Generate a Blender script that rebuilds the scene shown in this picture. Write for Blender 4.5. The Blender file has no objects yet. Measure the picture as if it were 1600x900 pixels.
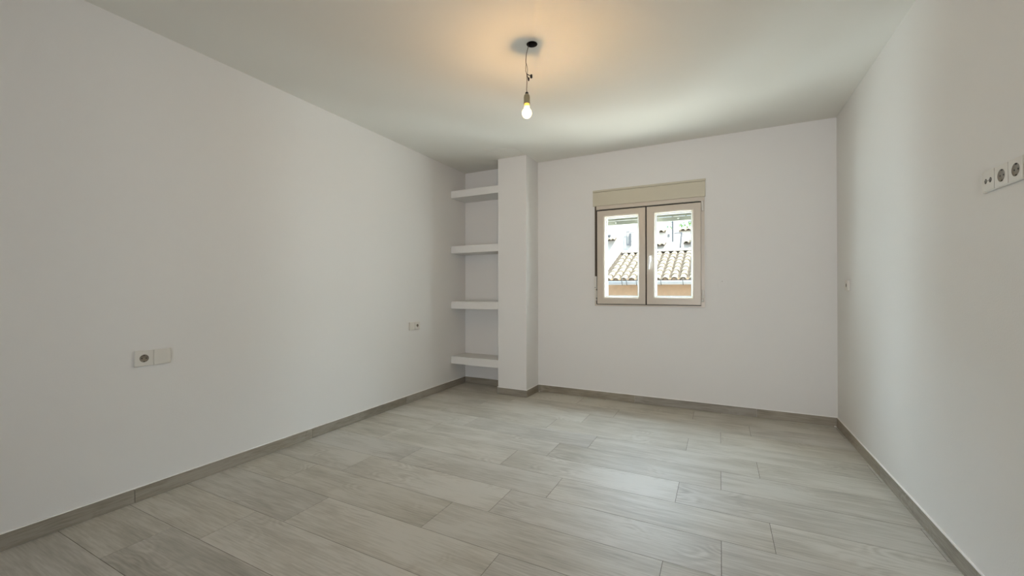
import bpy, bmesh, math, random
from mathutils import Vector, Matrix

# ------------------------------------------------------------------ camera, world, light, exposure
scene = bpy.context.scene
COL = scene.collection

XL, XR, YB, YF, ZC = -2.778, 0.864, 4.231, -3.20, 2.55      # room: left, right, back, front wall, ceiling
CAM_H, YAW, PITCH, ROLL, FPX = 1.128, 0.468, 0.0045, -0.0009, 642.2

cam_d = bpy.data.cameras.new('camera')
cam_d.sensor_fit = 'HORIZONTAL'
cam_d.sensor_width = 36.0
cam_d.lens = 36.0 * FPX / 1600.0
cam_d.clip_start = 0.02
cam_d.clip_end = 300
cam = bpy.data.objects.new('camera', cam_d)
COL.objects.link(cam)
fw = Vector((-math.sin(YAW) * math.cos(PITCH), math.cos(YAW) * math.cos(PITCH), math.sin(PITCH)))
rt = Vector((math.cos(YAW), math.sin(YAW), 0))
up = rt.cross(fw)
r2 = rt * math.cos(ROLL) + up * math.sin(ROLL)
u2 = -rt * math.sin(ROLL) + up * math.cos(ROLL)
cam.matrix_world = Matrix(((r2.x, u2.x, -fw.x, 0), (r2.y, u2.y, -fw.y, 0), (r2.z, u2.z, -fw.z, CAM_H), (0, 0, 0, 1)))
scene.camera = cam

world = bpy.data.worlds.new('sky')
scene.world = world
world.use_nodes = True
bg = world.node_tree.nodes['Background']
bg.inputs['Color'].default_value = (0.72, 0.85, 1.0, 1)
bg.inputs['Strength'].default_value = 1.9

sun_d = bpy.data.lights.new('sun', 'SUN')
sun_d.energy = 7.2
sun_d.angle = 0.009
sun_d.color = (1.0, 0.95, 0.86)
sun = bpy.data.objects.new('sun', sun_d)
COL.objects.link(sun)
# sunlight comes from the right of the picture, slightly from behind the camera, high up
sun_dir = Vector((-math.cos(math.radians(48)) * 0.80, math.cos(math.radians(48)) * 0.60, -math.sin(math.radians(48))))
sun.rotation_euler = sun_dir.to_track_quat('-Z', 'Y').to_euler()

def area(name, loc, direction, sx, sy, energy, color):
    d = bpy.data.lights.new(name, 'AREA')
    d.shape = 'RECTANGLE'
    d.size, d.size_y, d.energy, d.color = sx, sy, energy, color
    o = bpy.data.objects.new(name, d)
    COL.objects.link(o)
    zz = -Vector(direction).normalized()
    xx = Vector((0, 0, 1)).cross(zz).normalized()
    yy = zz.cross(xx)
    o.matrix_world = Matrix(((xx.x, yy.x, zz.x, loc[0]), (xx.y, yy.y, zz.y, loc[1]), (xx.z, yy.z, zz.z, loc[2]), (0, 0, 0, 1)))
    return o

# added fill lamp behind the camera, set in a made-up door opening
dl = area('rear_fill_lamp', (0.17, YF - 0.02, 1.12), (-0.08, 1, 0.10), 1.2, 2.1, 19, (1.0, 0.98, 0.985))
dl.data.spread = math.radians(88)
# added out-of-view lamps strengthen the window daylight: one low, one high,
# and one off to each side
area('street_bounce_fill', (-0.65, 6.0, -1.15), (0, -2.0, 1.2), 9.0, 2.4, 950, (0.98, 1.0, 0.93))
area('sky_fill', (-0.65, 6.8, 4.2), (0, -2.4, -2.4), 7.0, 3.0, 1700, (0.70, 0.84, 1.0))
area('side_fill_left', (-7.2, 7.5, 2.6), (2.2, -5.0, 0.0), 7.0, 11.5, 4500, (0.80, 0.93, 1.0))
area('side_fill_right', (5.9, 7.5, 2.6), (-2.2, -5.0, 0.0), 7.0, 11.5, 6800, (0.86, 0.96, 1.0))

scene.view_settings.view_transform = 'Standard'
scene.view_settings.look = 'None'
scene.view_settings.gamma = 1.0
scene.view_settings.use_curve_mapping = False
scene.view_settings.exposure = 0.20

random.seed(7)

# ------------------------------------------------------------------ materials
def lin(r, g, b):
    f = lambda c: (c / 255.0 / 12.92) if c <= 10 else ((c / 255.0 + 0.055) / 1.055) ** 2.4
    return (f(r), f(g), f(b), 1.0)

def mat(name, color, rough=0.6, metal=0.0, bump=0.0, bscale=60.0, var=0.0, vscale=8.0, emit=None, estr=0.0, spec=None):
    m = bpy.data.materials.new(name)
    m.use_nodes = True
    nt = m.node_tree
    b = nt.nodes['Principled BSDF']
    b.inputs['Base Color'].default_value = color
    b.inputs['Roughness'].default_value = rough
    b.inputs['Metallic'].default_value = metal
    if spec is not None:
        b.inputs['Specular IOR Level'].default_value = spec
    tc = nt.nodes.new('ShaderNodeTexCoord')
    if bump > 0:
        n = nt.nodes.new('ShaderNodeTexNoise')
        n.inputs['Scale'].default_value = bscale
        n.inputs['Detail'].default_value = 6
        bp = nt.nodes.new('ShaderNodeBump')
        bp.inputs['Strength'].default_value = bump
        bp.inputs['Distance'].default_value = 0.004
        nt.links.new(tc.outputs['Object'], n.inputs['Vector'])
        nt.links.new(n.outputs['Fac'], bp.inputs['Height'])
        nt.links.new(bp.outputs['Normal'], b.inputs['Normal'])
    if var > 0:
        n2 = nt.nodes.new('ShaderNodeTexNoise')
        n2.inputs['Scale'].default_value = vscale
        n2.inputs['Detail'].default_value = 5
        mr = nt.nodes.new('ShaderNodeMapRange')
        mr.inputs['From Min'].default_value = 0.3
        mr.inputs['From Max'].default_value = 0.7
        mr.inputs['To Min'].default_value = 1 - var
        mr.inputs['To Max'].default_value = 1 + var
        hs = nt.nodes.new('ShaderNodeHueSaturation')
        hs.inputs['Color'].default_value = color
        nt.links.new(tc.outputs['Object'], n2.inputs['Vector'])
        nt.links.new(n2.outputs['Fac'], mr.inputs['Value'])
        nt.links.new(mr.outputs['Result'], hs.inputs['Value'])
        nt.links.new(hs.outputs['Color'], b.inputs['Base Color'])
    if emit is not None:
        b.inputs['Emission Color'].default_value = emit
        b.inputs['Emission Strength'].default_value = estr
    return m

def wood_mat(name, c_dark, c_mid, c_light, tone=0.10, rough=0.4, axis_scale=(1.3, 9.0, 9.0)):
    """wood-look porcelain: long streaks, cathedral figure, different on every plank"""
    m = bpy.data.materials.new(name)
    m.use_nodes = True
    nt = m.node_tree
    N, L = nt.nodes, nt.links
    b = N['Principled BSDF']
    tc = N.new('ShaderNodeTexCoord')
    oi = N.new('ShaderNodeObjectInfo')
    mu = N.new('ShaderNodeVectorMath'); mu.operation = 'SCALE'
    cb = N.new('ShaderNodeCombineXYZ')
    m1 = N.new('ShaderNodeMath'); m1.operation = 'MULTIPLY'; m1.inputs[1].default_value = 37.0
    m2 = N.new('ShaderNodeMath'); m2.operation = 'MULTIPLY'; m2.inputs[1].default_value = 91.0
    L.new(oi.outputs['Random'], m1.inputs[0]); L.new(oi.outputs['Random'], m2.inputs[0])
    L.new(m1.outputs[0], cb.inputs['X']); L.new(m2.outputs[0], cb.inputs['Y']); L.new(m1.outputs[0], cb.inputs['Z'])
    ad = N.new('ShaderNodeVectorMath'); ad.operation = 'ADD'
    L.new(tc.outputs['Object'], ad.inputs[0]); L.new(cb.outputs[0], ad.inputs[1])
    N.remove(mu)
    mp = N.new('ShaderNodeMapping'); mp.inputs['Scale'].default_value = axis_scale
    L.new(ad.outputs[0], mp.inputs['Vector'])
    # broad cloudy streaks
    n1 = N.new('ShaderNodeTexNoise'); n1.inputs['Scale'].default_value = 1.3; n1.inputs['Detail'].default_value = 7
    n1.inputs['Roughness'].default_value = 0.62; n1.inputs['Distortion'].default_value = 0.4
    L.new(mp.outputs[0], n1.inputs['Vector'])
    # fine fibre
    mp2 = N.new('ShaderNodeMapping'); mp2.inputs['Scale'].default_value = (axis_scale[0] * 4, axis_scale[1] * 9, axis_scale[2] * 9)
    L.new(ad.outputs[0], mp2.inputs['Vector'])
    n2 = N.new('ShaderNodeTexNoise'); n2.inputs['Scale'].default_value = 1.5; n2.inputs['Detail'].default_value = 4
    L.new(mp2.outputs[0], n2.inputs['Vector'])
    # cathedral figure: contour lines of a smooth stretched field, only in patches
    mp3 = N.new('ShaderNodeMapping'); mp3.inputs['Scale'].default_value = (2.2, 5.5, 5.5)
    L.new(ad.outputs[0], mp3.inputs['Vector'])
    n3 = N.new('ShaderNodeTexNoise'); n3.inputs['Scale'].default_value = 1.0; n3.inputs['Detail'].default_value = 1.2
    L.new(mp3.outputs[0], n3.inputs['Vector'])
    s1 = N.new('ShaderNodeMath'); s1.operation = 'MULTIPLY'; s1.inputs[1].default_value = 120.0
    s2 = N.new('ShaderNodeMath'); s2.operation = 'SINE'
    L.new(n3.outputs['Fac'], s1.inputs[0]); L.new(s1.outputs[0], s2.inputs[0])
    n4 = N.new('ShaderNodeTexNoise'); n4.inputs['Scale'].default_value = 3.2; n4.inputs['Detail'].default_value = 2
    L.new(ad.outputs[0], n4.inputs['Vector'])
    pm = N.new('ShaderNodeMapRange'); pm.inputs['From Min'].default_value = 0.55; pm.inputs['From Max'].default_value = 0.70
    pm.inputs['To Min'].default_value = 0.0; pm.inputs['To Max'].default_value = 0.085
    L.new(n4.outputs['Fac'], pm.inputs['Value'])
    fg = N.new('ShaderNodeMath'); fg.operation = 'MULTIPLY'
    L.new(s2.outputs[0], fg.inputs[0]); L.new(pm.outputs[0], fg.inputs[1])
    # slow tone drift inside a plank
    n5 = N.new('ShaderNodeTexNoise'); n5.inputs['Scale'].default_value = 2.0; n5.inputs['Detail'].default_value = 2
    L.new(ad.outputs[0], n5.inputs['Vector'])
    n1s = N.new('ShaderNodeMath'); n1s.operation = 'MULTIPLY_ADD'; n1s.inputs[1].default_value = 0.62; n1s.inputs[2].default_value = 0.115
    L.new(n1.outputs['Fac'], n1s.inputs[0])
    a1 = N.new('ShaderNodeMath'); a1.operation = 'MULTIPLY_ADD'; a1.inputs[1].default_value = 0.50
    L.new(n2.outputs['Fac'], a1.inputs[0]); L.new(n1s.outputs[0], a1.inputs[2])
    a2 = N.new('ShaderNodeMath'); a2.operation = 'ADD'
    L.new(a1.outputs[0], a2.inputs[0]); L.new(fg.outputs[0], a2.inputs[1])
    a3 = N.new('ShaderNodeMath'); a3.operation = 'MULTIPLY_ADD'; a3.inputs[1].default_value = 0.45
    L.new(n5.outputs['Fac'], a3.inputs[0]); L.new(a2.outputs[0], a3.inputs[2])
    cr = N.new('ShaderNodeValToRGB')
    cr.color_ramp.elements[0].position = 0.62; cr.color_ramp.elements[0].color = c_dark
    cr.color_ramp.elements[1].position = 1.12 if False else 1.0; cr.color_ramp.elements[1].color = c_light
    e = cr.color_ramp.elements.new(0.84); e.color = c_mid
    L.new(a3.outputs[0], cr.inputs['Fac'])
    # per-plank tone
    mr = N.new('ShaderNodeMapRange'); mr.inputs['To Min'].default_value = 1 - tone; mr.inputs['To Max'].default_value = 1 + tone
    L.new(oi.outputs['Random'], mr.inputs['Value'])
    hs = N.new('ShaderNodeHueSaturation')
    h7 = N.new('ShaderNodeMath'); h7.operation = 'MULTIPLY'; h7.inputs[1].default_value = 7.13
    hf = N.new('ShaderNodeMath'); hf.operation = 'FRACT'
    sm = N.new('ShaderNodeMapRange'); sm.inputs['To Min'].default_value = 0.72; sm.inputs['To Max'].default_value = 1.05
    L.new(oi.outputs['Random'], h7.inputs[0]); L.new(h7.outputs[0], hf.inputs[0]); L.new(hf.outputs[0], sm.inputs['Value']); L.new(sm.outputs[0], hs.inputs['Saturation'])
    L.new(mr.outputs[0], hs.inputs['Value']); L.new(cr.outputs[0], hs.inputs['Color'])
    L.new(hs.outputs[0], b.inputs['Base Color'])
    rr = N.new('ShaderNodeMapRange'); rr.inputs['To Min'].default_value = rough - 0.06; rr.inputs['To Max'].default_value = rough + 0.10
    L.new(n1.outputs['Fac'], rr.inputs['Value']); L.new(rr.outputs[0], b.inputs['Roughness'])
    bp = N.new('ShaderNodeBump'); bp.inputs['Strength'].default_value = 0.25; bp.inputs['Distance'].default_value = 0.0015
    L.new(a2.outputs[0], bp.inputs['Height']); L.new(bp.outputs[0], b.inputs['Normal'])
    return m

def glass_mat():
    m = bpy.data.materials.new('window_glass')
    m.use_nodes = True
    nt = m.node_tree
    for n in list(nt.nodes):
        if n.type != 'OUTPUT_MATERIAL':
            nt.nodes.remove(n)
    out = [n for n in nt.nodes if n.type == 'OUTPUT_MATERIAL'][0]
    tr = nt.nodes.new('ShaderNodeBsdfTransparent'); tr.inputs['Color'].default_value = (0.95, 0.97, 0.96, 1)
    gl = nt.nodes.new('ShaderNodeBsdfGlossy'); gl.inputs['Roughness'].default_value = 0.01
    fr = nt.nodes.new('ShaderNodeFresnel'); fr.inputs['IOR'].default_value = 1.45
    mx = nt.nodes.new('ShaderNodeMixShader')
    # reflect on entering faces only (a thin flat pane has no total internal reflection)
    ge = nt.nodes.new('ShaderNodeNewGeometry')
    iv = nt.nodes.new('ShaderNodeMath'); iv.operation = 'SUBTRACT'; iv.inputs[0].default_value = 1.0
    mm = nt.nodes.new('ShaderNodeMath'); mm.operation = 'MULTIPLY'
    nt.links.new(ge.outputs['Backfacing'], iv.inputs[1])
    nt.links.new(fr.outputs[0], mm.inputs[0]); nt.links.new(iv.outputs[0], mm.inputs[1])
    nt.links.new(mm.outputs[0], mx.inputs[0]); nt.links.new(tr.outputs[0], mx.inputs[1]); nt.links.new(gl.outputs[0], mx.inputs[2])
    nt.links.new(mx.outputs[0], out.inputs['Surface'])
    return m

M_WALL = mat('white_wall_paint', lin(227, 226, 223), 0.75, bump=0.12, bscale=140, spec=0.25)
M_CEIL = mat('white_ceiling_paint', lin(231, 230, 223), 0.8, bump=0.06, bscale=90, spec=0.2)
M_CAULK = mat('white_caulk', lin(246, 245, 242), 0.6)
M_PLANK = wood_mat('grey_oak_porcelain', lin(154, 149, 136), lin(182, 177, 164), lin(200, 196, 185), 0.06, 0.47)
M_BASE_X = wood_mat('baseboard_porcelain_along_x', lin(112, 104, 90), lin(142, 134, 118), lin(160, 152, 137), 0.07, 0.5)
M_BASE_Y = wood_mat('baseboard_porcelain_along_y', lin(112, 104, 90), lin(142, 134, 118), lin(160, 152, 137), 0.07, 0.5, (13.0, 1.1, 13.0))
M_GROUT = mat('grey_grout', lin(104, 98, 88), 0.9, bump=0.2, bscale=200)
M_PVC = mat('white_pvc', lin(204, 194, 180), 0.32)
M_PVCOUT = mat('white_pvc_sunlit', lin(240, 240, 238), 0.4)  # same PVC as the sashes, with sunlit brightness put into the colour
M_BOX = mat('cream_shutter_box', lin(200, 194, 174), 0.45)
M_GASKET = mat('dark_gasket', lin(40, 36, 32), 0.7)
M_STRAP = mat('brown_strap', lin(92, 82, 70), 0.9, bump=0.4, bscale=400)
M_GLASS = glass_mat()
M_SLAT = mat('shutter_slat', lin(128, 131, 119), 0.45)
M_HANDLE = mat('handle_white', lin(244, 244, 242), 0.2)
M_SOCK = mat('socket_plastic', lin(218, 215, 207), 0.35)
M_SOCKIN = mat('socket_recess_shade', lin(128, 120, 106), 0.5)  # brown-grey puts the shade of the sunken wells into the colour
M_HOLE = mat('socket_hole', lin(22, 20, 18), 0.7)
M_METAL = mat('contact_metal', lin(170, 165, 155), 0.35, 1.0)
M_BLACK = mat('black_hole_paint', lin(26, 22, 19), 0.8)
M_WIRE = mat('grey_wire', lin(104, 92, 76), 0.6)
M_WIREB = mat('black_wire', lin(24, 21, 19), 0.5)
M_LHOLD = mat('lampholder', lin(150, 140, 112), 0.5)
M_NECK = mat('bulb_neck', lin(255, 214, 90), 0.2, emit=(1.0, 0.62, 0.10, 1), estr=1.1)
M_FIL = mat('hot_filament', lin(255, 236, 200), 0.3, emit=(1.0, 0.74, 0.42, 1), estr=60.0)
def bulb_mat():
    m = bpy.data.materials.new('bulb_glass'); m.use_nodes = True
    nt = m.node_tree
    for n in list(nt.nodes):
        if n.type != 'OUTPUT_MATERIAL': nt.nodes.remove(n)
    out = nt.nodes[0]
    tr = nt.nodes.new('ShaderNodeBsdfTransparent'); tr.inputs['Color'].default_value = (1, 0.97, 0.92, 1)
    em = nt.nodes.new('ShaderNodeEmission'); em.inputs['Color'].default_value = (1.0, 0.80, 0.46, 1); em.inputs['Strength'].default_value = 4.0
    mx = nt.nodes.new('ShaderNodeMixShader'); mx.inputs[0].default_value = 0.45
    nt.links.new(tr.outputs[0], mx.inputs[1]); nt.links.new(em.outputs[0], mx.inputs[2]); nt.links.new(mx.outputs[0], out.inputs['Surface'])
    return m
M_BULB = bulb_mat()

M_TILE = mat('clay_tile', lin(205, 195, 172), 0.9, bump=0.5, bscale=30, var=0.22, vscale=7)
M_TILE2 = mat('clay_tile_shaded', lin(112, 103, 92), 0.9, bump=0.5, bscale=30, var=0.2, vscale=7)  # greyed copy of the clay: shade between cover tiles put into the colour
M_ORANGE = mat('salmon_render', lin(226, 190, 156), 0.9, bump=0.3, bscale=40, var=0.05)
M_WHITEH = mat('whitewash', lin(238, 236, 230), 0.9, bump=0.2, bscale=20)
M_GUTTER = mat('gutter_white', lin(226, 232, 238), 0.5)
M_BRACKET = mat('gutter_bracket', lin(120, 122, 120), 0.6, 0.3)
M_STREET = mat('pale_paving', lin(150, 143, 132), 0.95, bump=0.3, bscale=12, var=0.06)
M_GREYM = mat('galvanised_metal', lin(128, 132, 138), 0.5, 0.4)
M_DARKW = mat('dark_window', lin(60, 64, 68), 0.2)
M_LEAF = mat('green_leaves', lin(120, 158, 70), 0.7, var=0.3, vscale=5)
M_TRUNK = mat('tree_bark', lin(110, 92, 72), 0.9)
M_STONE = mat('stone_sill', lin(232, 230, 224), 0.7, bump=0.1)

# ------------------------------------------------------------------ helpers
class MB:
    """collects primitives in world coordinates"""
    def __init__(s):
        s.bm = bmesh.new()
    def box(s, x0, x1, y0, y1, z0, z1, bevel=0.0, seg=2):
        vs = [s.bm.verts.new((x, y, z)) for x in (x0, x1) for y in (y0, y1) for z in (z0, z1)]
        fs = [(0, 1, 3, 2), (4, 6, 7, 5), (0, 4, 5, 1), (2, 3, 7, 6), (0, 2, 6, 4), (1, 5, 7, 3)]
        faces = [s.bm.faces.new([vs[i] for i in f]) for f in fs]
        if bevel > 0:
            es = list({e for f in faces for e in f.edges})
            bmesh.ops.bevel(s.bm, geom=es, offset=bevel, segments=seg, affect='EDGES', profile=0.6)
        return s
    def poly(s, pts):
        s.bm.faces.new([s.bm.verts.new(p) for p in pts]); return s
    def prism(s, outline, a, b, axis=0):
        """outline: 2D points, extruded along axis between a and b"""
        def P(p, t):
            if axis == 0: return (t, p[0], p[1])
            if axis == 1: return (p[0], t, p[1])
            return (p[0], p[1], t)
        v0 = [s.bm.verts.new(P(p, a)) for p in outline]
        v1 = [s.bm.verts.new(P(p, b)) for p in outline]
        n = len(outline)
        for i in range(n):
            s.bm.faces.new((v0[i], v0[(i + 1) % n], v1[(i + 1) % n], v1[i]))
        s.bm.faces.new(v0[::-1]); s.bm.faces.new(v1)
        return s
    def lathe(s, prof, c, axis='z', n=24, cap=True):
        """prof: (radius, height) list; axis direction through point c"""
        rings = []
        for r, h in prof:
            ring = []
            for i in range(n):
                a = 2 * math.pi * i / n
                ca, sa = r * math.cos(a), r * math.sin(a)
                p = {'z': (ca, sa, h), 'y': (ca, h, sa), 'x': (h, ca, sa)}[axis]
                ring.append(s.bm.verts.new((c[0] + p[0], c[1] + p[1], c[2] + p[2])))
            rings.append(ring)
        for a, b in zip(rings, rings[1:]):
            for i in range(n):
                s.bm.faces.new((a[i], a[(i + 1) % n], b[(i + 1) % n], b[i]))
        if cap:
            s.bm.faces.new(rings[0][::-1]); s.bm.faces.new(rings[-1])
        return s
    def tube(s, pts, r, n=8, taper=None):
        pts = [Vector(p) for p in pts]
        rings = []
        for i, p in enumerate(pts):
            d = (pts[min(i + 1, len(pts) - 1)] - pts[max(i - 1, 0)]).normalized()
            a = Vector((1, 0, 0)) if abs(d.x) < 0.8 else Vector((0, 1, 0))
            u = d.cross(a).normalized(); v = d.cross(u)
            rr = r if taper is None else r + (taper - r) * i / (len(pts) - 1)
            rings.append([s.bm.verts.new(p + u * rr * math.cos(2 * math.pi * k / n) + v * rr * math.sin(2 * math.pi * k / n)) for k in range(n)])
        for a, b in zip(rings, rings[1:]):
            for k in range(n):
                s.bm.faces.new((a[k], a[(k + 1) % n], b[(k + 1) % n], b[k]))
        s.bm.faces.new(rings[0][::-1]); s.bm.faces.new(rings[-1])
        return s
    def plate(s, outer, holes, d0, d1, P):
        """flat plate with holes: 2D loops, thickness from d0 to d1, P(a, c, d) -> world"""
        loops = [outer] + holes
        sides = []
        for d in (d0, d1):
            edges, lv = [], []
            for lp in loops:
                vs = [s.bm.verts.new(P(a, c, d)) for a, c in lp]
                edges += [s.bm.edges.new((vs[i], vs[(i + 1) % len(vs)])) for i in range(len(vs))]
                lv.append(vs)
            bmesh.ops.triangle_fill(s.bm, use_beauty=True, use_dissolve=False, edges=edges)
            sides.append(lv)
        for la, lb in zip(*sides):
            n = len(la)
            for i in range(n):
                s.bm.faces.new((la[i], la[(i + 1) % n], lb[(i + 1) % n], lb[i]))
        return s
    def xform(s, f):
        for v in s.bm.verts:
            v.co = Vector(f(*v.co))
        return s

ORIGIN = {}
def mk(name, mb, material, parent=None, smooth=False, loc=None):
    bm = mb.bm
    bmesh.ops.recalc_face_normals(bm, faces=bm.faces[:])
    xs = [v.co.x for v in bm.verts]; ys = [v.co.y for v in bm.verts]; zs = [v.co.z for v in bm.verts]
    o_w = Vector(loc) if loc is not None else Vector(((min(xs) + max(xs)) / 2, (min(ys) + max(ys)) / 2, min(zs)))
    for v in bm.verts:
        v.co -= o_w
    me = bpy.data.meshes.new(name)
    bm.to_mesh(me); bm.free()
    if smooth:
        for p in me.polygons:
            p.use_smooth = True
    me.materials.append(material)
    o = bpy.data.objects.new(name, me)
    COL.objects.link(o)
    ORIGIN[o.name] = o_w
    if parent is not None:
        o.parent = parent
        o.location = o_w - ORIGIN[parent.name]
    else:
        o.location = o_w
    return o

def empty(name, loc, label, cat, group=None):
    o = bpy.data.objects.new(name, None)
    o.empty_display_size = 0.1
    COL.objects.link(o)
    o.location = loc
    ORIGIN[o.name] = Vector(loc)
    return tag(o, label, cat, group)

def tag(o, label, cat, group=None):
    o['label'] = label; o['category'] = cat
    if group: o['group'] = group
    return o

def struct(o, label=None, cat=None):
    o['kind'] = 'structure'
    if label: o['label'] = label
    if cat: o['category'] = cat
    return o

def put(name, me, loc_world, parent, rot=None):
    """another object sharing mesh data"""
    o = bpy.data.objects.new(name, me)
    COL.objects.link(o)
    o.parent = parent
    o.location = Vector(loc_world) - ORIGIN[parent.name]
    if rot: o.rotation_euler = rot
    ORIGIN[o.name] = Vector(loc_world)
    return o

def circle(cx, cy, r, n=28):
    return [(cx + r * math.cos(2 * math.pi * i / n), cy + r * math.sin(2 * math.pi * i / n)) for i in range(n)]
def rect(a0, a1, c0, c1):
    return [(a0, c0), (a1, c0), (a1, c1), (a0, c1)]

# ------------------------------------------------------------------ room shell
# window opening in the back wall, opening added for the fill lamp in the wall behind the camera
WX0, WX1, WZ0, WZ1 = -1.150, -0.140, 0.972, 1.990
T = 0.17
fl = struct(mk('floor', MB().box(XL - T, XR + T, YF - T, YB + T, -0.15, -0.0012), M_GROUT),
            'floor of pale grey-beige wood-look planks laid across the room', 'floor')
b = MB().plate(rect(XL - T, XR + T, -0.15, ZC + 0.2), [rect(WX0, WX1, WZ0, WZ1)], YB, YB + T, lambda a, c, d: (a, d, c))
struct(mk('wall_back', b, M_WALL), 'white plastered back wall holding the small window', 'wall')
struct(mk('wall_left', MB().box(XL - T, XL, YF - T, YB, -0.15, ZC + 0.2), M_WALL), 'long white plastered wall on the left with two outlets', 'wall')
struct(mk('wall_right', MB().box(XR, XR + T, YF - T, YB, -0.15, ZC + 0.2), M_WALL), 'white plastered wall on the right with the outlet strip', 'wall')
b = MB().plate(rect(XL, XR, -0.15, ZC + 0.2), [rect(-0.45, 0.80, 0.0, 2.2)], YF, YF - T, lambda a, c, d: (a, d, c))
struct(mk('wall_front', b, M_WALL), 'white wall behind the viewer with an opening added for the fill lamp', 'wall')
HX, HY, HR = -0.966, 2.170, 0.030
b = MB().plate(rect(XL - T, XR + T, YF - T, YB + T), [circle(HX, HY, HR, 32)], ZC, ZC + 0.12, lambda a, c, d: (a, c, d))
ceil_o = struct(mk('ceiling', b, M_CEIL), 'flat white plastered ceiling', 'ceiling')
jb = MB().lathe([(HR + 0.012, ZC + 0.006), (HR + 0.012, ZC + 0.10), (0.001, ZC + 0.10)], (HX, HY, 0), n=32, cap=False)
jb.lathe([(HR + 0.002, ZC - 0.0012), (HR - 0.0008, ZC - 0.0012), (HR - 0.0008, ZC + 0.09)], (HX, HY, 0), n=32, cap=False)
o = mk('junction_box', jb, M_BLACK, ceil_o, True); o['label'] = 'dark round junction hole above the bulb'
# slightly proud plaster patch on the ceiling in front of the pillar
b = MB().prism([(-2.145, 3.60), (-1.83, 3.68), (-1.815, 3.92), (-2.15, 3.92)], ZC - 0.0035, ZC + 0.001, 2)
o = mk('plaster_patch', b, M_CEIL, ceil_o); o['label'] = 'faintly raised plaster patch beside the pillar head'

M_ABSORBER = mat('bounce_absorber', lin(36, 32, 29), 0.95, bump=0.3, bscale=30)  # for an added unseen panel, near black so lamp light does not bounce
b = MB().plate(rect(-12.0, 10.0, -3.2, 6.0), [rect(WX0, WX1, WZ0, WZ1)], YB + T + 0.0005, YB + T + 0.02, lambda a, c, d: (a, d, c))
struct(mk('outside_absorber', b, M_ABSORBER), 'near-black panel added outside around the window to soak up bounce light', 'wall')

# ------------------------------------------------------------------ floor planks (wood-look porcelain, staggered in three steps)
PITCHY, PLEN, J = 0.2625, 1.0565, 0.0020
offs = {0: -0.845, 1: -0.215, 2: 0.003}
plank_me = None
def plank_mesh(x0, x1, y0, y1):
    return MB().box(x0, x1, y0, y1, -0.010, 0.0, 0.0007, 1)
k0 = -17
for k in range(k0, 14):
    y0 = 0.7635 + (k - 0) * PITCHY            # row start
    y1 = y0 + PITCHY
    if y1 < YF or y0 > YB: continue
    a0, a1 = max(y0 + J / 2, YF), min(y1 - J / 2, YB)
    # rows: k=0 -> 0.7635 pattern index
    idx = (k + 1) % 3                             # 0.7635 row behaves like -0.215 row
    base = {0: offs[0], 1: offs[1], 2: offs[2]}[idx]
    x = base - 6 * PLEN
    while x < XR:
        px0, px1 = max(x + J / 2, XL), min(x + PLEN - J / 2, XR)
        if px1 - px0 > 0.004 and px1 > XL:
            # the pillar stands on the screed: planks run under its foot, which is fine
            full = (px1 - px0 > PLEN - J - 1e-4) and (a1 - a0 > PITCHY - J - 1e-4)
            cx, cy = (px0 + px1) / 2, (a0 + a1) / 2
            if full and plank_me is not None:
                put('plank', plank_me, (cx, cy, -0.010), fl)
            else:
                p = mk('plank', plank_mesh(px0, px1, a0, a1), M_PLANK, fl, loc=(cx, cy, -0.010))
                if full: plank_me = p.data
        x += PLEN

# ------------------------------------------------------------------ pillar and shelves in the niche
PX0, PX1, PY = -2.149, -1.811, 3.915
pil = mk('pillar', MB().box(PX0, PX1, PY, YB - 0.0005, 0.0005, ZC - 0.0005, 0.004, 2), M_WALL)
tag(pil, 'square white plastered pillar standing against the back wall beside the shelves', 'pillar')
SY = 3.93
tops = [2.271, 1.634, 0.998, 0.3615]
bots = [2.189, 1.550, 0.911, 0.2765]
lbls = ['topmost thick white built-in shelf in the niche near the ceiling',
        'thick white built-in shelf second from the top in the niche',
        'thick white built-in shelf second from the bottom in the niche',
        'lowest thick white built-in shelf just above the niche floor']
for zt, zb, lb in zip(tops, bots, lbls):
    s = mk('shelf', MB().box(XL + 0.0005, PX0 - 0.0005, SY, YB - 0.0005, zb, zt, 0.003, 2), M_WALL)
    tag(s, lb, 'shelf', 'built-in shelves in the niche')

# ------------------------------------------------------------------ baseboards
BH, BT = 0.0735, 0.009
def baseboard(name, segs, label):
    """segs: list of (axis, fixed coordinate, outward sign, start, end, joints)"""
    c = MB()
    for ax, fx, sg, s0, s1, joints in segs:
        lo, hi = sorted((fx, fx + sg * BT * 0.8))
        if ax == 'x': c.box(s0, s1, lo, hi, BH - 0.003, BH + 0.0055)
        else: c.box(lo, hi, s0, s1, BH - 0.003, BH + 0.0055)
    root = struct(mk(name, c, M_CAULK), label, 'baseboard')
    for ax, fx, sg, s0, s1, joints in segs:
        cuts = [s0] + [j for j in joints if s0 < j < s1] + [s1]
        for q0, q1 in zip(cuts, cuts[1:]):
            lo, hi = sorted((fx + sg * 0.0012, fx + sg * BT))
            g = 0.0008
            m = MB()
            if ax == 'x': m.box(q0 + g, q1 - g, lo, hi, 0.0006, BH, 0.0008, 1)
            else: m.box(lo, hi, q0 + g, q1 - g, 0.0006, BH, 0.0008, 1)
            mk('baseboard_tile', m, M_BASE_X if ax == 'x' else M_BASE_Y, root)
    return root
baseboard('baseboard_left', [('y', XL, 1, YF, YB - 0.010, [-2.12, -1.06, -0.01, 1.047, 2.110, 3.162])], 'grey-brown skirting along the foot of the left wall')
baseboard('baseboard_back', [('x', YB, -1, PX1 + 0.010, XR, [-0.761, 0.29]), ('x', YB, -1, XL + BT + 0.001, PX0, [])], 'grey-brown skirting along the foot of the back wall')
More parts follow.
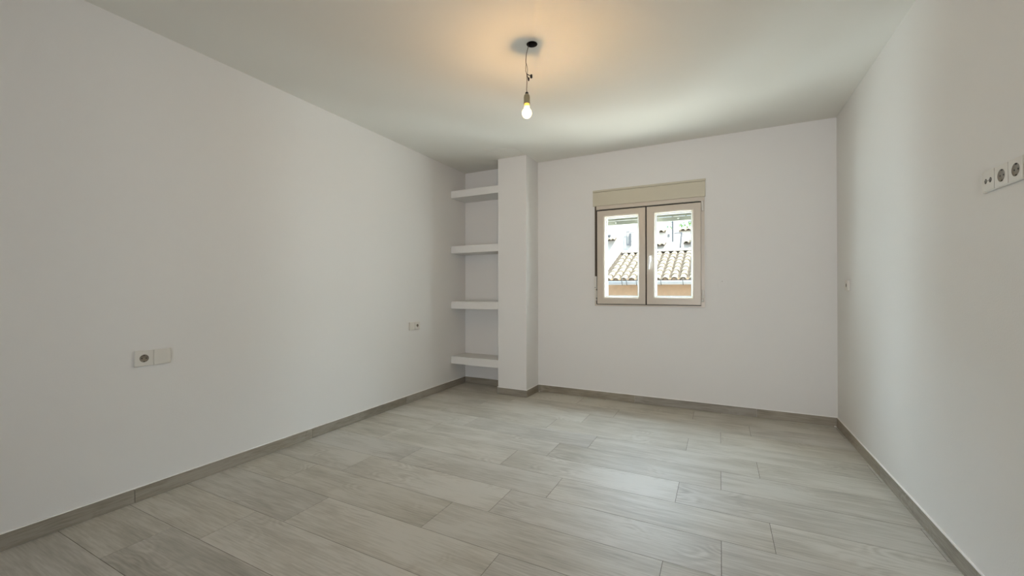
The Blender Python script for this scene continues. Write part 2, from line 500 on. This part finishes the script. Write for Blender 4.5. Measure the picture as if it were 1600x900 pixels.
baseboard('baseboard_right', [('y', XR, -1, YF, YB - 0.010, [-2.07, -1.01, 0.045, 1.10, 2.158, 3.21])], 'grey-brown skirting along the foot of the right wall')
baseboard('baseboard_pillar', [('x', PY, -1, PX0 - 0.008, PX1 + BT, []), ('y', PX1, 1, PY, YB - 0.010, [])], 'grey-brown skirting around the foot of the pillar')
for nm, lbx, x, y in (('a', 'tiny white plaster crumb on the floor at the inner corner right of the pillar', PX1 + 0.022, YB - 0.022),
                      ('b', 'tiny white plaster crumb on the floor in the far right corner', XR - 0.020, YB - 0.020)):
    m = MB().lathe([(0.002, 0.0), (0.009, 0.001), (0.008, 0.006), (0.002, 0.009)], (x, y, 0.0002), n=7)
    tag(mk('plaster_crumb', m, M_CAULK), lbx, 'crumb')

# ------------------------------------------------------------------ window
win = struct(mk('window_1', MB().plate(rect(-1.163, -0.124, 0.962, 1.997), [rect(WX0 + 0.03, WX1 - 0.03, WZ0 + 0.03, WZ1 - 0.03)],
             YB - 0.010, YB + 0.055, lambda a, c, d: (a, d, c)), M_PVC),
             'two-leaf off-white casement window with a shutter box above', 'window')
def sash(x0, x1, gx0, gx1, z0=0.982, z1=1.948, gz0=1.054, gz1=1.880):
    yi, yo = YB - 0.030, YB + 0.050
    k = (yi) / YB                                     # measured on the wall plane, face stands proud of it
    kx = lambda v: v * k
    kz = lambda v: CAM_H + (v - CAM_H) * k
    x0, x1, gx0, gx1 = map(kx, (x0, x1, gx0, gx1)); z0, z1, gz0, gz1 = map(kz, (z0, z1, gz0, gz1))
    m = MB()
    # mitred rails: four pieces, profile with a step towards the glass
    for (o0, o1, i0, i1) in (((x0, z0), (x1, z0), (gx0, gz0), (gx1, gz0)), ((x1, z0), (x1, z1), (gx1, gz0), (gx1, gz1)),
                             ((x1, z1), (x0, z1), (gx1, gz1), (gx0, gz1)), ((x0, z1), (x0, z0), (gx0, gz1), (gx0, gz0))):
        def P(p, d): return (p[0], d, p[1])
        def mixp(a, c, t): return (a[0] + (c[0] - a[0]) * t, a[1] + (c[1] - a[1]) * t)
        prof = [(0, yo), (0, yi + 0.004), (0.05, yi), (0.78, yi), (0.93, yi + 0.006), (1, yi + 0.012), (1, yo)]
        ra = [m.bm.verts.new(P(mixp(o0, i0, t), d)) for t, d in prof]
        rb = [m.bm.verts.new(P(mixp(o1, i1, t), d)) for t, d in prof]
        n = len(prof)
        for i in range(n):
            m.bm.faces.new((ra[i], ra[(i + 1) % n], rb[(i + 1) % n], rb[i]))
    s = mk('sash', m, M_PVC, win)
    # glazing bead seen through the glass, outer lip
    e = 0.011
    bead = MB().plate(rect(gx0 - 0.002, gx1 + 0.002, gz0 - 0.002, gz1 + 0.002), [rect(gx0 + e, gx1 - e, gz0 + e, gz1 - e)], YB + 0.012, YB + 0.052, lambda a, c, d: (a, d, c))
    q = mk('glazing_bead', bead, M_PVCOUT, s); q['label'] = 'glazing bead in a brighter, sunlit white'
    sp = MB().plate(rect(gx0 + e - .001, gx1 - e + .001, gz0 + e - .001, gz1 - e + .001), [rect(gx0 + e + 0.003, gx1 - e - 0.003, gz0 + e + 0.003, gz1 - e - 0.003)], YB + 0.022, YB + 0.034, lambda a, c, d: (a, d, c))
    q = mk('spacer', sp, M_GREYM, s); q['label'] = 'thin grey pane spacer'
    g = mk('pane', MB().box(gx0 + 0.001, gx1 - 0.001, YB + 0.004, YB + 0.008, gz0 + 0.001, gz1 - 0.001), M_GLASS, s)
    return s
sl = sash(-1.1425, -0.6570, -1.061, -0.727)
sr = sash(-0.6455, -0.1555, -0.569, -0.2315)
mk('gasket', MB().box(-0.662, -0.636, YB - 0.018, YB + 0.03, 0.985, 1.945), M_GASKET, win)
for x0, x1, z0, z1 in ((-1.148, -1.132, .978, 1.955), (-0.166, -0.1535, .978, 1.955), (-1.14, -.156, .976, .990), (-1.14, -.156, 1.938, 1.955)):
    mk('gasket', MB().box(x0, x1, YB - 0.0115, YB - 0.006, z0, z1), M_GASKET, win)
# handle on the right leaf
hx, hy = -0.6065, YB - 0.030
m = MB().box(hx - 0.013, hx + 0.013, hy - 0.009, hy + 0.001, 1.405, 1.468, 0.004)
m.lathe([(0.009, -0.042), (0.009, 0.0)], (hx, hy, 1.440), axis='y', n=16)
m.tube([(hx, hy - 0.040, 1.450), (hx + 0.001, hy - 0.046, 1.436), (hx - 0.002, hy - 0.048, 1.40), (hx - 0.006, hy - 0.046, 1.36), (hx - 0.009, hy - 0.043, 1.325)], 0.0095, 12, 0.0075)
o = mk('handle', m, M_HANDLE, sr, True); o['label'] = 'glossy white window handle'
# hinges
def hinge(x, z0, z1, cap):
    m = MB().lathe([(0.0075, z0), (0.0075, z1)], (x, YB - 0.023, 0), n=12)
    m.box(x - 0.009, x + 0.009, YB - 0.020, YB - 0.009, z0 + .004, z1 - .004)
    if cap: m.lathe([(0.0085, z0 - 0.030), (0.0085, z0 - 0.010)], (x, YB - 0.023, 0), n=12)
    o = mk('hinge', m, M_SOCK, win)
hinge(-0.1415, 1.862, 1.955, False); hinge(-0.1405, 1.045, 1.125, True)
hinge(-1.1490, 1.045, 1.125, True)
# shutter box, strap and winder
m = MB().box(-1.182, -0.117, YB - 0.020, YB + 0.0, 1.997, 2.140, 0.003)
o = mk('shutter_box', m, M_BOX, win); o['label'] = 'cream roller shutter box cover'
m = MB().box(-1.185, -0.114, YB - 0.014, YB + 0.0, 2.1435, 2.164, 0.003)
mk('shutter_box_lip', m, M_BOX, o)
m = MB().box(-1.162, -1.146, YB - 0.0165, YB - 0.0145, 1.265, 1.996)
o = mk('shutter_strap', m, M_STRAP, win); o['label'] = 'narrow dark brown shutter strap'
m = MB().box(-1.166, -1.141, YB - 0.034, YB - 0.0105, 1.136, 1.268, 0.003)
o = mk('strap_winder', m, M_SOCK, win); o['label'] = 'small cream strap winder'
mk('winder_knob', MB().lathe([(0.005, -0.003), (0.005, 0.0)], (-1.1535, YB - 0.034, 1.152), axis='y', n=12), M_GREYM, o)
# lowered end of the roller shutter outside the glass
ys = 4.365
for i in range(4):
    z0 = 1.856 + i * 0.044
    pr = [(ys + 0.006 * math.sin(math.pi * t / 6), z0 + 0.042 * t / 6) for t in range(7)]
    pr = [(y - 0.009, z) for y, z in pr] + [(y + 0.0, z) for y, z in reversed(pr)]
    mk('shutter_slat', MB().prism(pr, WX0 + 0.002, WX1 - 0.002, 0), M_SLAT, win)
q = mk('shutter_bottom_bar', MB().box(WX0 + 0.002, WX1 - 0.002, ys - 0.010, ys + 0.004, 1.810, 1.852, 0.002), M_SLAT, win)
for x in (-0.974, -0.362):
    mk('shutter_stop', MB().lathe([(0.013, 0.0), (0.011, -0.018), (0.006, -0.026)], (x, ys - 0.010, 1.836), axis='y', n=14), M_SLAT, q)
q = mk('window_sill', MB().box(WX0 - 0.03, WX1 + 0.03, YB + 0.06, YB + T + 0.04, WZ0 + 0.001, WZ0 + 0.028, 0.003), M_STONE, win)
q['label'] = 'white stone outer sill'

# ------------------------------------------------------------------ outlets
def mapper(wall, a0, c0):
    """local (a to the right, d out of the wall, c up) -> world"""
    if wall == 'left': return lambda a, d, c: (XL + d, a0 + a, c0 + c)
    if wall == 'right': return lambda a, d, c: (XR - d, a0 - a, c0 + c)
    return lambda a, d, c: (a0 + a, YB - d, c0 + c)
def outlet(wall, a0, c0, w, h, mods, label, cat, th=0.0095, group=None, name='wall_outlet', rec=None, face=None):
    f = mapper(wall, a0, c0)
    root = empty(name, f(0, 0, 0), label, cat, group)
    frame = MB().box(0, w, 0.0, th, 0, h, 0.0015, 2).xform(f)
    mk('frame', frame, face or M_SOCK, root)
    n = len(mods); mw = w / n
    P = lambda a, c, d: (a, d, c)
    for i, kind in enumerate(mods):
        x0, x1 = i * mw + 0.0017, (i + 1) * mw - 0.0017
        z0, z1 = 0.003, h - 0.003
        cx, cz = (x0 + x1) / 2, (z0 + z1) / 2
        e = th + 0.0022
        if kind == 'blank':
            mk('blank_plate', MB().box(x0 + .001, x1 - .001, th - 0.001, e + 0.001, z0 - .002, z1 + .002, 0.001, 2).xform(f), face or M_SOCK, root)
        elif kind in ('socket', 'small'):
            r = (rec or 0.0205) if kind == 'socket' else 0.0155
            if kind == 'small': cx = x0 + (x1 - x0) * 0.50
            m = MB().plate(rect(x0, x1, z0, z1), [circle(cx, cz, r)], th, e, P).xform(f)
            q = mk('socket', m, face or M_SOCK, root)
            # dished well sunk in the frame: rim, wall and floor with the shade in their colour
            m = MB().lathe([(r + 0.0004, e - 0.0002), (r - 0.0006, e - 0.0012), (r - 0.001, th + 0.0003), (0.0005, th + 0.0003)], (cx, 0, cz), axis='y', n=28, cap=False).xform(f)
            s = mk('socket_well', m, M_SOCKIN, q, True)
            for dx in (-0.0095, 0.0095):
                m = MB().lathe([(0.0029, th + 0.0002), (0.0029, th + 0.0007)], (cx + dx, 0, cz), axis='y', n=12).xform(f)
                mk('pin_hole', m, M_HOLE, q)
            for dz in (-1, 1):
                m = MB().box(cx - 0.003, cx + 0.003, th + 0.0002, th + 0.0018, cz + dz * (r - 0.0035) - 0.0018, cz + dz * (r - 0.0035) + 0.0018).xform(f)
                mk('earth_clip', m, M_METAL if kind == 'small' else M_HOLE, q)
        elif kind == 'tv':
            m = MB().plate(rect(x0, x1, z0, z1), [circle(cx - 0.014, cz, 0.0088), circle(cx + 0.014, cz, 0.0088)], th, e, P).xform(f)
            q = mk('aerial_socket', m, face or M_SOCK, root)
            for dx in (-0.014, 0.014):
                m = MB().lathe([(0.0090, e - 0.0002), (0.0080, th + 0.0002), (0.0003, th + 0.0002)], (cx + dx, 0, cz), axis='y', n=20, cap=False).xform(f)
                mk('aerial_well', m, M_HOLE, q)
                m = MB().lathe([(0.0058, th + 0.0001), (0.0058, e + 0.0015), (0.0042, e + 0.0015), (0.0042, th + 0.0005)], (cx + dx, 0, cz), axis='y', n=20, cap=False).xform(f)
                mk('aerial_ring', m, M_METAL, q)
            m = MB().box(cx - 0.004, cx + 0.004, e - 0.0002, e + 0.0005, cz - 0.0012, cz + 0.0012).xform(f)
            mk('aerial_mark', m, M_SOCKIN, q)
    return root
outlet('left', 1.043, 0.719, 0.161, 0.0835, ['socket', 'blank'], 'white double plate with round socket and blank switch, low on the near left wall', 'outlet')
outlet('left', 3.206, 0.7245, 0.158, 0.079, ['blank', 'small'], 'small white double plate on the left wall nearest the shelves', 'outlet')
outlet('right', 3.945, 1.119, 0.084, 0.081, ['small'], 'single white socket on the right wall nearest the far corner', 'outlet', th=0.011)
outlet('right', 2.105, 1.4765, 0.3045, 0.0765, ['tv', 'socket', 'socket', 'socket'], 'long white strip of an aerial socket and power sockets high on the right wall', 'outlet', rec=0.0215)
root = outlet('back', -0.017, 1.132, 0.086, 0.084, ['blank'], 'faint white blank cover plate on the back wall right of the window', 'cover plate', th=0.0015, name='cover_plate', face=M_WALL)
mk('screw', MB().lathe([(0.0028, -0.0012), (0.0028, 0.0)], (0.020, YB - 0.0046, 1.204), axis='y', n=10), M_SOCKIN, root)

# ------------------------------------------------------------------ bare bulb on its cord
LX, LY = -1.0005, 2.1735
lamp = empty('pendant_lamp', (LX, LY, 2.127), 'lit bare bulb hanging on a thin cord from the ceiling', 'lamp')
ur = Vector((math.cos(YAW), math.sin(YAW)))
def L3(du, z): return (LX + ur.x * du, LY + ur.y * du, z)
m = MB().tube([L3(0.009, ZC + 0.03), L3(0.0085, ZC - 0.004), L3(0.003, 2.525), L3(-0.003, 2.50), L3(-0.0055, 2.46), L3(-0.0035, 2.44)], 0.0022, 8)
mk('upper_cord', m, M_WIRE, lamp, True)
m = MB().tube([L3(-0.0035, 2.445), L3(-0.0065, 2.425), L3(-0.0065, 2.405), L3(-0.002, 2.388), L3(0.0, 2.383)], 0.0015, 8)
o = mk('cord_strand', m, M_WIRE, lamp, True)
m = MB().tube([L3(-0.0035, 2.450), L3(0.001, 2.430), L3(0.004, 2.412), L3(0.003, 2.395), L3(0.0, 2.383)], 0.0015, 8)
mk('cord_strand', m, M_WIREB, lamp, True)
m = MB().tube([L3(0.0, 2.385), L3(0.010, 2.381), L3(0.021, 2.375)], 0.0026, 8)
m.lathe([(0.0035, 0.0), (0.0062, 0.007), (0.0072, -0.010), (0.004, -0.013)], L3(0.026, 2.375), n=10)
o = mk('wire_connector', m, M_WIREB, lamp, True); o['label'] = 'black wire end joint'
m = MB().tube([L3(0.0, 2.383), L3(0.004, 2.371), L3(0.009, 2.361)], 0.0026, 8)
m.lathe([(0.0035, 0.004), (0.0062, -0.002), (0.0035, -0.016)], L3(0.0105, 2.362), n=10)
mk('wire_connector', m, M_WIREB, lamp, True)
m = MB().tube([L3(0.0, 2.386), L3(0.001, 2.34), L3(-0.001, 2.30), L3(0, 2.270)], 0.0022, 8)
mk('lower_cord', m, M_WIRE, lamp, True)
c = (LX, LY, 0)
mk('cord_grip', MB().lathe([(0.004, 2.282), (0.009, 2.277), (0.010, 2.264)], c, n=16), M_WIREB, lamp, True)
mk('lamp_holder', MB().lathe([(0.010, 2.268), (0.0155, 2.262), (0.0178, 2.250), (0.0178, 2.222), (0.0188, 2.219), (0.0188, 2.212), (0.0165, 2.212)], c, n=28), M_LHOLD, lamp, True)
mk('bulb_cap', MB().lathe([(0.0145, 2.2125), (0.0140, 2.206), (0.0145, 2.199), (0.0165, 2.195)], c, n=28), M_NECK, lamp, True)
prof = [(0.0155, 2.1985)]
for i in range(0, 21):
    a = math.radians(38 + (180 - 38) * i / 20)
    prof.append((max(0.0005, 0.0292 * math.sin(a)), 2.1575 + 0.0305 * math.cos(a)))
prof.insert(1, (0.0160, 2.190))
bulb = mk('bulb', MB().lathe(prof, c, n=28), M_BULB, lamp, True); bulb['label'] = 'glowing warm white glass bulb'
mk('filament', MB().lathe([(0.004, 2.196), (0.004, 2.176), (0.0075, 2.172), (0.0075, 2.158), (0.004, 2.152)], c, n=16), M_FIL, bulb, True)
ld = bpy.data.lights.new('bulb_light', 'POINT')
ld.energy = 15.0; ld.color = (1.0, 0.60, 0.26); ld.shadow_soft_size = 0.009
lo = bpy.data.objects.new('bulb_light', ld); COL.objects.link(lo); lo.parent = lamp
lo.location = (0, 0, 2.146 - 2.127)

# ------------------------------------------------------------------ outside: street and the neighbour's tiled roof
struct(mk('street', MB().box(-16, 14, YB + T + 0.5, 34, -3.3, -3.2), M_STREET), 'pale paved street below the window', 'ground')

house = empty('neighbour_house', (0.2, 14.9, -3.2), 'low salmon house with a pale clay tile roof across the street', 'house')
HX0, HX1 = -3.10, 3.60
EY, EZ, RY = 12.30, 1.46, 14.95
TH = math.atan(0.372)
RZ = EZ + (RY - EY) * math.tan(TH)
o = mk('wall', MB().prism([(12.45, -3.2), (17.45, -3.2), (17.45, 1.33), (14.95, RZ - 0.14), (12.45, 1.33)], HX0 + 0.08, HX1 - 0.08, 0), M_ORANGE, house)
o['label'] = 'salmon rendered wall under the gutter'
rf = mk('roof', MB().prism([(EY + 0.02, EZ - 0.10), (RY, RZ - 0.10), (2 * RY - EY, EZ - 0.10), (2 * RY - EY, EZ - 0.055), (RY, RZ - 0.055), (EY + 0.02, EZ - 0.055)], HX0, HX1, 0), M_TILE2, house)
# curved cover tile: lower wide end at local y=0, runs up +y
def tile_bm(r0, r1, ln, th, n=6, down=False):
    m = MB(); o_, i_ = [], []
    for r, y in ((r0, 0.0), (r1, ln)):
        oo = [m.bm.verts.new((r * math.cos(math.pi * k / n), y, r * 0.78 * math.sin(math.pi * k / n))) for k in range(n + 1)]
        q = r - th
        ii = [m.bm.verts.new((q * math.cos(math.pi * k / n), y, q * 0.74 * math.sin(math.pi * k / n))) for k in range(n + 1)]
        o_.append(oo); i_.append(ii)
    for k in range(n):
        m.bm.faces.new((o_[0][k], o_[0][k + 1], o_[1][k + 1], o_[1][k]))
        m.bm.faces.new((i_[0][k], i_[0][k + 1], i_[1][k + 1], i_[1][k]))
        for e in (0, 1):
            m.bm.faces.new((o_[e][k], o_[e][k + 1], i_[e][k + 1], i_[e][k]))
    for e in (0, n):
        m.bm.faces.new((o_[0][e], o_[1][e], i_[1][e], i_[0][e]))
    if down: m.xform(lambda x, y, z: (x, y, -z))
    return m
TP, EXPO = 0.231, 0.352
tm = mk('roof_tile', tile_bm(0.088, 0.070, 0.43, 0.014), M_TILE, rf, loc=(0, 0, 0))
tile_me = tm.data
first = True
ncol = int((HX1 - HX0) / TP)
slope_len = (RY - EY) / math.cos(TH)
rows = int(slope_len / EXPO) + 1
for i in range(ncol):
    for j in range(rows):
        s = j * EXPO - 0.03 + random.uniform(-0.012, 0.012)
        if s + 0.3 > slope_len + 0.25: continue
        x = HX0 + TP * (i + 0.5) + random.uniform(-0.008, 0.008)
        wpt = Vector((x, EY + s * math.cos(TH), EZ + s * math.sin(TH) - 0.028))
        rot = (TH - 0.045, 0, random.uniform(-0.02, 0.02))
        if first:
            tm.location = wpt - ORIGIN[rf.name]; tm.rotation_euler = rot; first = False
        else:
            put('roof_tile', tile_me, wpt, rf, rot)
# channel tiles between the covers, joined
ch = MB()
for i in range(ncol + 1):
    for j in range(rows):
        s = j * EXPO - 0.06
        x = HX0 + TP * i
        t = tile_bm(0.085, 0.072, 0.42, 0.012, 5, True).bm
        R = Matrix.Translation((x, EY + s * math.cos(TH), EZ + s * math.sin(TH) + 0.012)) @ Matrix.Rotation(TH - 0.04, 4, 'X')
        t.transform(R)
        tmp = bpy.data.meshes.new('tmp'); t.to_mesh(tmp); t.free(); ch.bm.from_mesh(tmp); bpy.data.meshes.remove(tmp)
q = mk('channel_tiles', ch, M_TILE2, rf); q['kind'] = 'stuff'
# ridge caps and mortar
mk('mortar_bed', MB().prism([(EY - 0.0, EZ - 0.055), (EY + 0.05, EZ - 0.055), (EY + 0.05, EZ - 0.002), (EY - 0.0, EZ - 0.002)], HX0, HX1, 0), M_ORANGE, rf)
rg = tile_bm(0.105, 0.10, 0.44, 0.014).xform(lambda x, y, z: (y, x, z))
rg = mk('ridge_tile', rg, M_WHITEH, rf, loc=(0, 0, 0)); rme = rg.data
x = HX0; first = True
while x < HX1 - 0.2:
    wpt = Vector((x, RY, RZ + 0.0))
    if first: rg.location = wpt - ORIGIN[rf.name]; first = False
    else: put('ridge_tile', rme, wpt, rf)
    x += 0.41
# gutter
gp = []
gy, gz, gr = 12.235, 1.385, 0.085
for k in range(11):
    a = math.pi + math.pi * k / 10
    gp.append((gy + gr * math.cos(a), gz + 1.35 * gr * math.sin(a)))
gi = [(gy + (y - gy) * 0.93, gz + (z - gz) * 0.95) for y, z in reversed(gp)]
gut = mk('gutter', MB().prism(gp + gi, HX0, HX1, 0), M_GUTTER, house, True); gut['label'] = 'white half-round gutter under the tile edge'
for x in (-2.55, -2.42, -2.14, -1.47, -0.9, -0.3, 0.4, 1.1, 1.8, 2.5, 3.2):
    m = MB().tube([(x, gy + 0.09, gz + 0.09), (x, gy + 0.02, gz + 0.06), (x, gy - gr - 0.008, gz + 0.012), (x, gy - gr * 0.8, gz - 0.075), (x, gy, gz - 0.123), (x, gy + 0.09, gz - 0.11)], 0.010, 6)
    mk('gutter_bracket', m, M_BRACKET, gut)

# ------------------------------------------------------------------ outside: further houses
def house_box(name, x0, x1, y0, y1, z1, label):
    r = empty(name, ((x0 + x1) / 2, (y0 + y1) / 2, -3.2), label, 'house')
    mk('wall', MB().box(x0, x1, y0, y1, -3.2, z1), M_WHITEH, r)
    return r
def tiled_strip(parent, x0, x1, y0, z0, run, slope, n):
    ang = math.atan(slope)
    r = mk('roof', MB().prism([(y0, z0 - 0.06), (y0 + run, z0 + run * slope - 0.06), (y0 + run, z0 + run * slope), (y0, z0)], x0, x1, 0), M_TILE2, parent)
    w = (x1 - x0) / n
    t = None
    for i in range(n):
        loc = (x0 + (i + 0.5) * w, y0 - 0.03, z0 - 0.01)
        if t is None:
            t = mk('roof_tile', tile_bm(w * 0.42, w * 0.38, run / math.cos(ang), 0.015, 6), M_TILE, r, loc=(0, 0, 0))
            t.location = Vector(loc) - ORIGIN[r.name]; t.rotation_euler = (ang, 0, 0)
        else:
            put('roof_tile', t.data, loc, r, (ang, 0, 0))
    return r
def far_window(parent, x0, x1, y, z0, z1):
    f = mk('window', MB().plate(rect(x0, x1, z0, z1), [rect(x0 + 0.05, x1 - 0.05, z0 + 0.05, z1 - 0.05)], y - 0.05, y, lambda a, c, d: (a, d, c)), M_GREYM, parent)
    mk('pane', MB().box(x0 + 0.05, x1 - 0.05, y - 0.015, y - 0.003, z0 + 0.05, z1 - 0.05), M_DARKW, f)

h2 = house_box('white_house', -9.0, -3.05, 20.0, 24.5, 6.4, 'tall white house filling the left pane behind the tiled roof')
f = mk('shutter_panel', MB().plate(rect(-3.94, -3.82, 3.23, 3.90), [rect(-3.925, -3.835, 3.30, 3.86)], 19.86, 19.90, lambda a, c, d: (a, d, c)), M_GREYM, h2)
m = MB().box(-3.81, -3.74, 19.88, 19.999, 3.22, 3.80).tube([(-3.80, 19.9, 3.84), (-3.60, 19.9, 3.83)], 0.012, 6).tube([(-3.78, 19.9, 3.42), (-3.64, 19.9, 3.42)], 0.012, 6)
mk('shutter_panel', m, M_GREYM, h2)
far_window(h2, -4.95, -4.72, 19.999, 3.66, 3.80)
tiled_strip(h2, -5.3, -4.45, 19.70, 3.52, 0.30, 0.45, 5)
h3 = house_box('white_house', -4.2, 3.5, 25.0, 28.0, 4.42, 'long low white house under the sky in the right pane')
tiled_strip(h3, -4.0, 3.5, 24.9, 4.46, 1.6, 0.22, 26)
h4 = house_box('white_outbuilding', -2.36, -1.93, 21.5, 23.0, 4.05, 'narrow white block house between pillar and far roof in the right pane')
h4['category'] = 'outbuilding'
far_window(h4, -2.28, -2.18, 21.499, 3.72, 3.86)
h5 = house_box('white_cottage', -3.05, -2.05, 18.0, 19.3, 2.98, 'small white cottage with a clay tile edge just above the ridge')
h5['category'] = 'cottage'
tiled_strip(h5, -2.90, -2.02, 17.9, 2.98, 0.7, 0.25, 5)
h6 = house_box('white_cottage', -1.30, 0.6, 18.0, 19.3, 3.02, 'small white cottage at the right edge of the right pane above the ridge')
h6['category'] = 'cottage'
tiled_strip(h6, -1.30, 0.6, 17.9, 3.02, 0.7, 0.25, 9)
ch_ = empty('chimney', (-1.75, 20.0, -3.2), 'tall white chimney stack rising in the right pane', 'chimney')
mk('stack', MB().box(-1.86, -1.66, 19.8, 20.2, -3.2, 5.2), M_WHITEH, ch_)
mk('grey_upright', MB().tube([(-1.90, 19.95, 3.3), (-1.90, 19.95, 4.9)], 0.035, 8), M_GREYM, ch_)  # thin grey upright along the left side of the stack
rk = empty('roof_rack', (-1.35, 18.6, 2.98), 'grey A-shaped metal frame standing on a roof beside the chimney', 'frame')
m = MB().tube([(-1.72, 18.6, 3.52), (-1.40, 18.6, 3.52)], 0.022, 6).tube([(-1.42, 18.6, 3.54), (-1.48, 18.6, 2.86)], 0.035, 6)
mk('post', m, M_GREYM, rk)
mk('brace', MB().tube([(-1.44, 18.6, 3.52), (-1.10, 18.6, 3.20)], 0.018, 6), M_GREYM, rk)
mk('brace', MB().tube([(-1.42, 18.6, 3.40), (-1.14, 18.6, 3.16)], 0.014, 6), M_GREYM, rk)
mk('foot_plate', MB().box(-1.75, -1.30, 18.3, 18.9, 2.72, 2.86), M_WHITEH, rk)
mk('base', MB().box(-1.72, -1.32, 18.35, 18.85, -3.2, 2.72), M_WHITEH, rk)
for (tx, lbl) in ((-2.5, 'green leafy tree top behind the far tiled roof'),):
    t = empty('tree', (tx, 31.5, -3.2), lbl, 'tree')
    mk('trunk', MB().tube([(tx, 31.5, -3.2), (tx + 0.1, 31.5, 1.5), (tx, 31.5, 4.6)], 0.16, 8, 0.07), M_TRUNK, t)
    lf = MB()
    for k in range(900):
        p = Vector((random.gauss(0, 0.75), random.gauss(0, 0.6), random.gauss(0, 0.45))) + Vector((tx, 31.5, 5.2))
        a = Vector([random.uniform(-1, 1) for _ in range(3)]).normalized() * 0.09
        b_ = a.cross(Vector([random.uniform(-1, 1) for _ in range(3)])).normalized() * 0.05
        lf.poly([p - a, p + b_, p + a, p - b_])
    q = mk('foliage', lf, M_LEAF, t); q['kind'] = 'stuff'
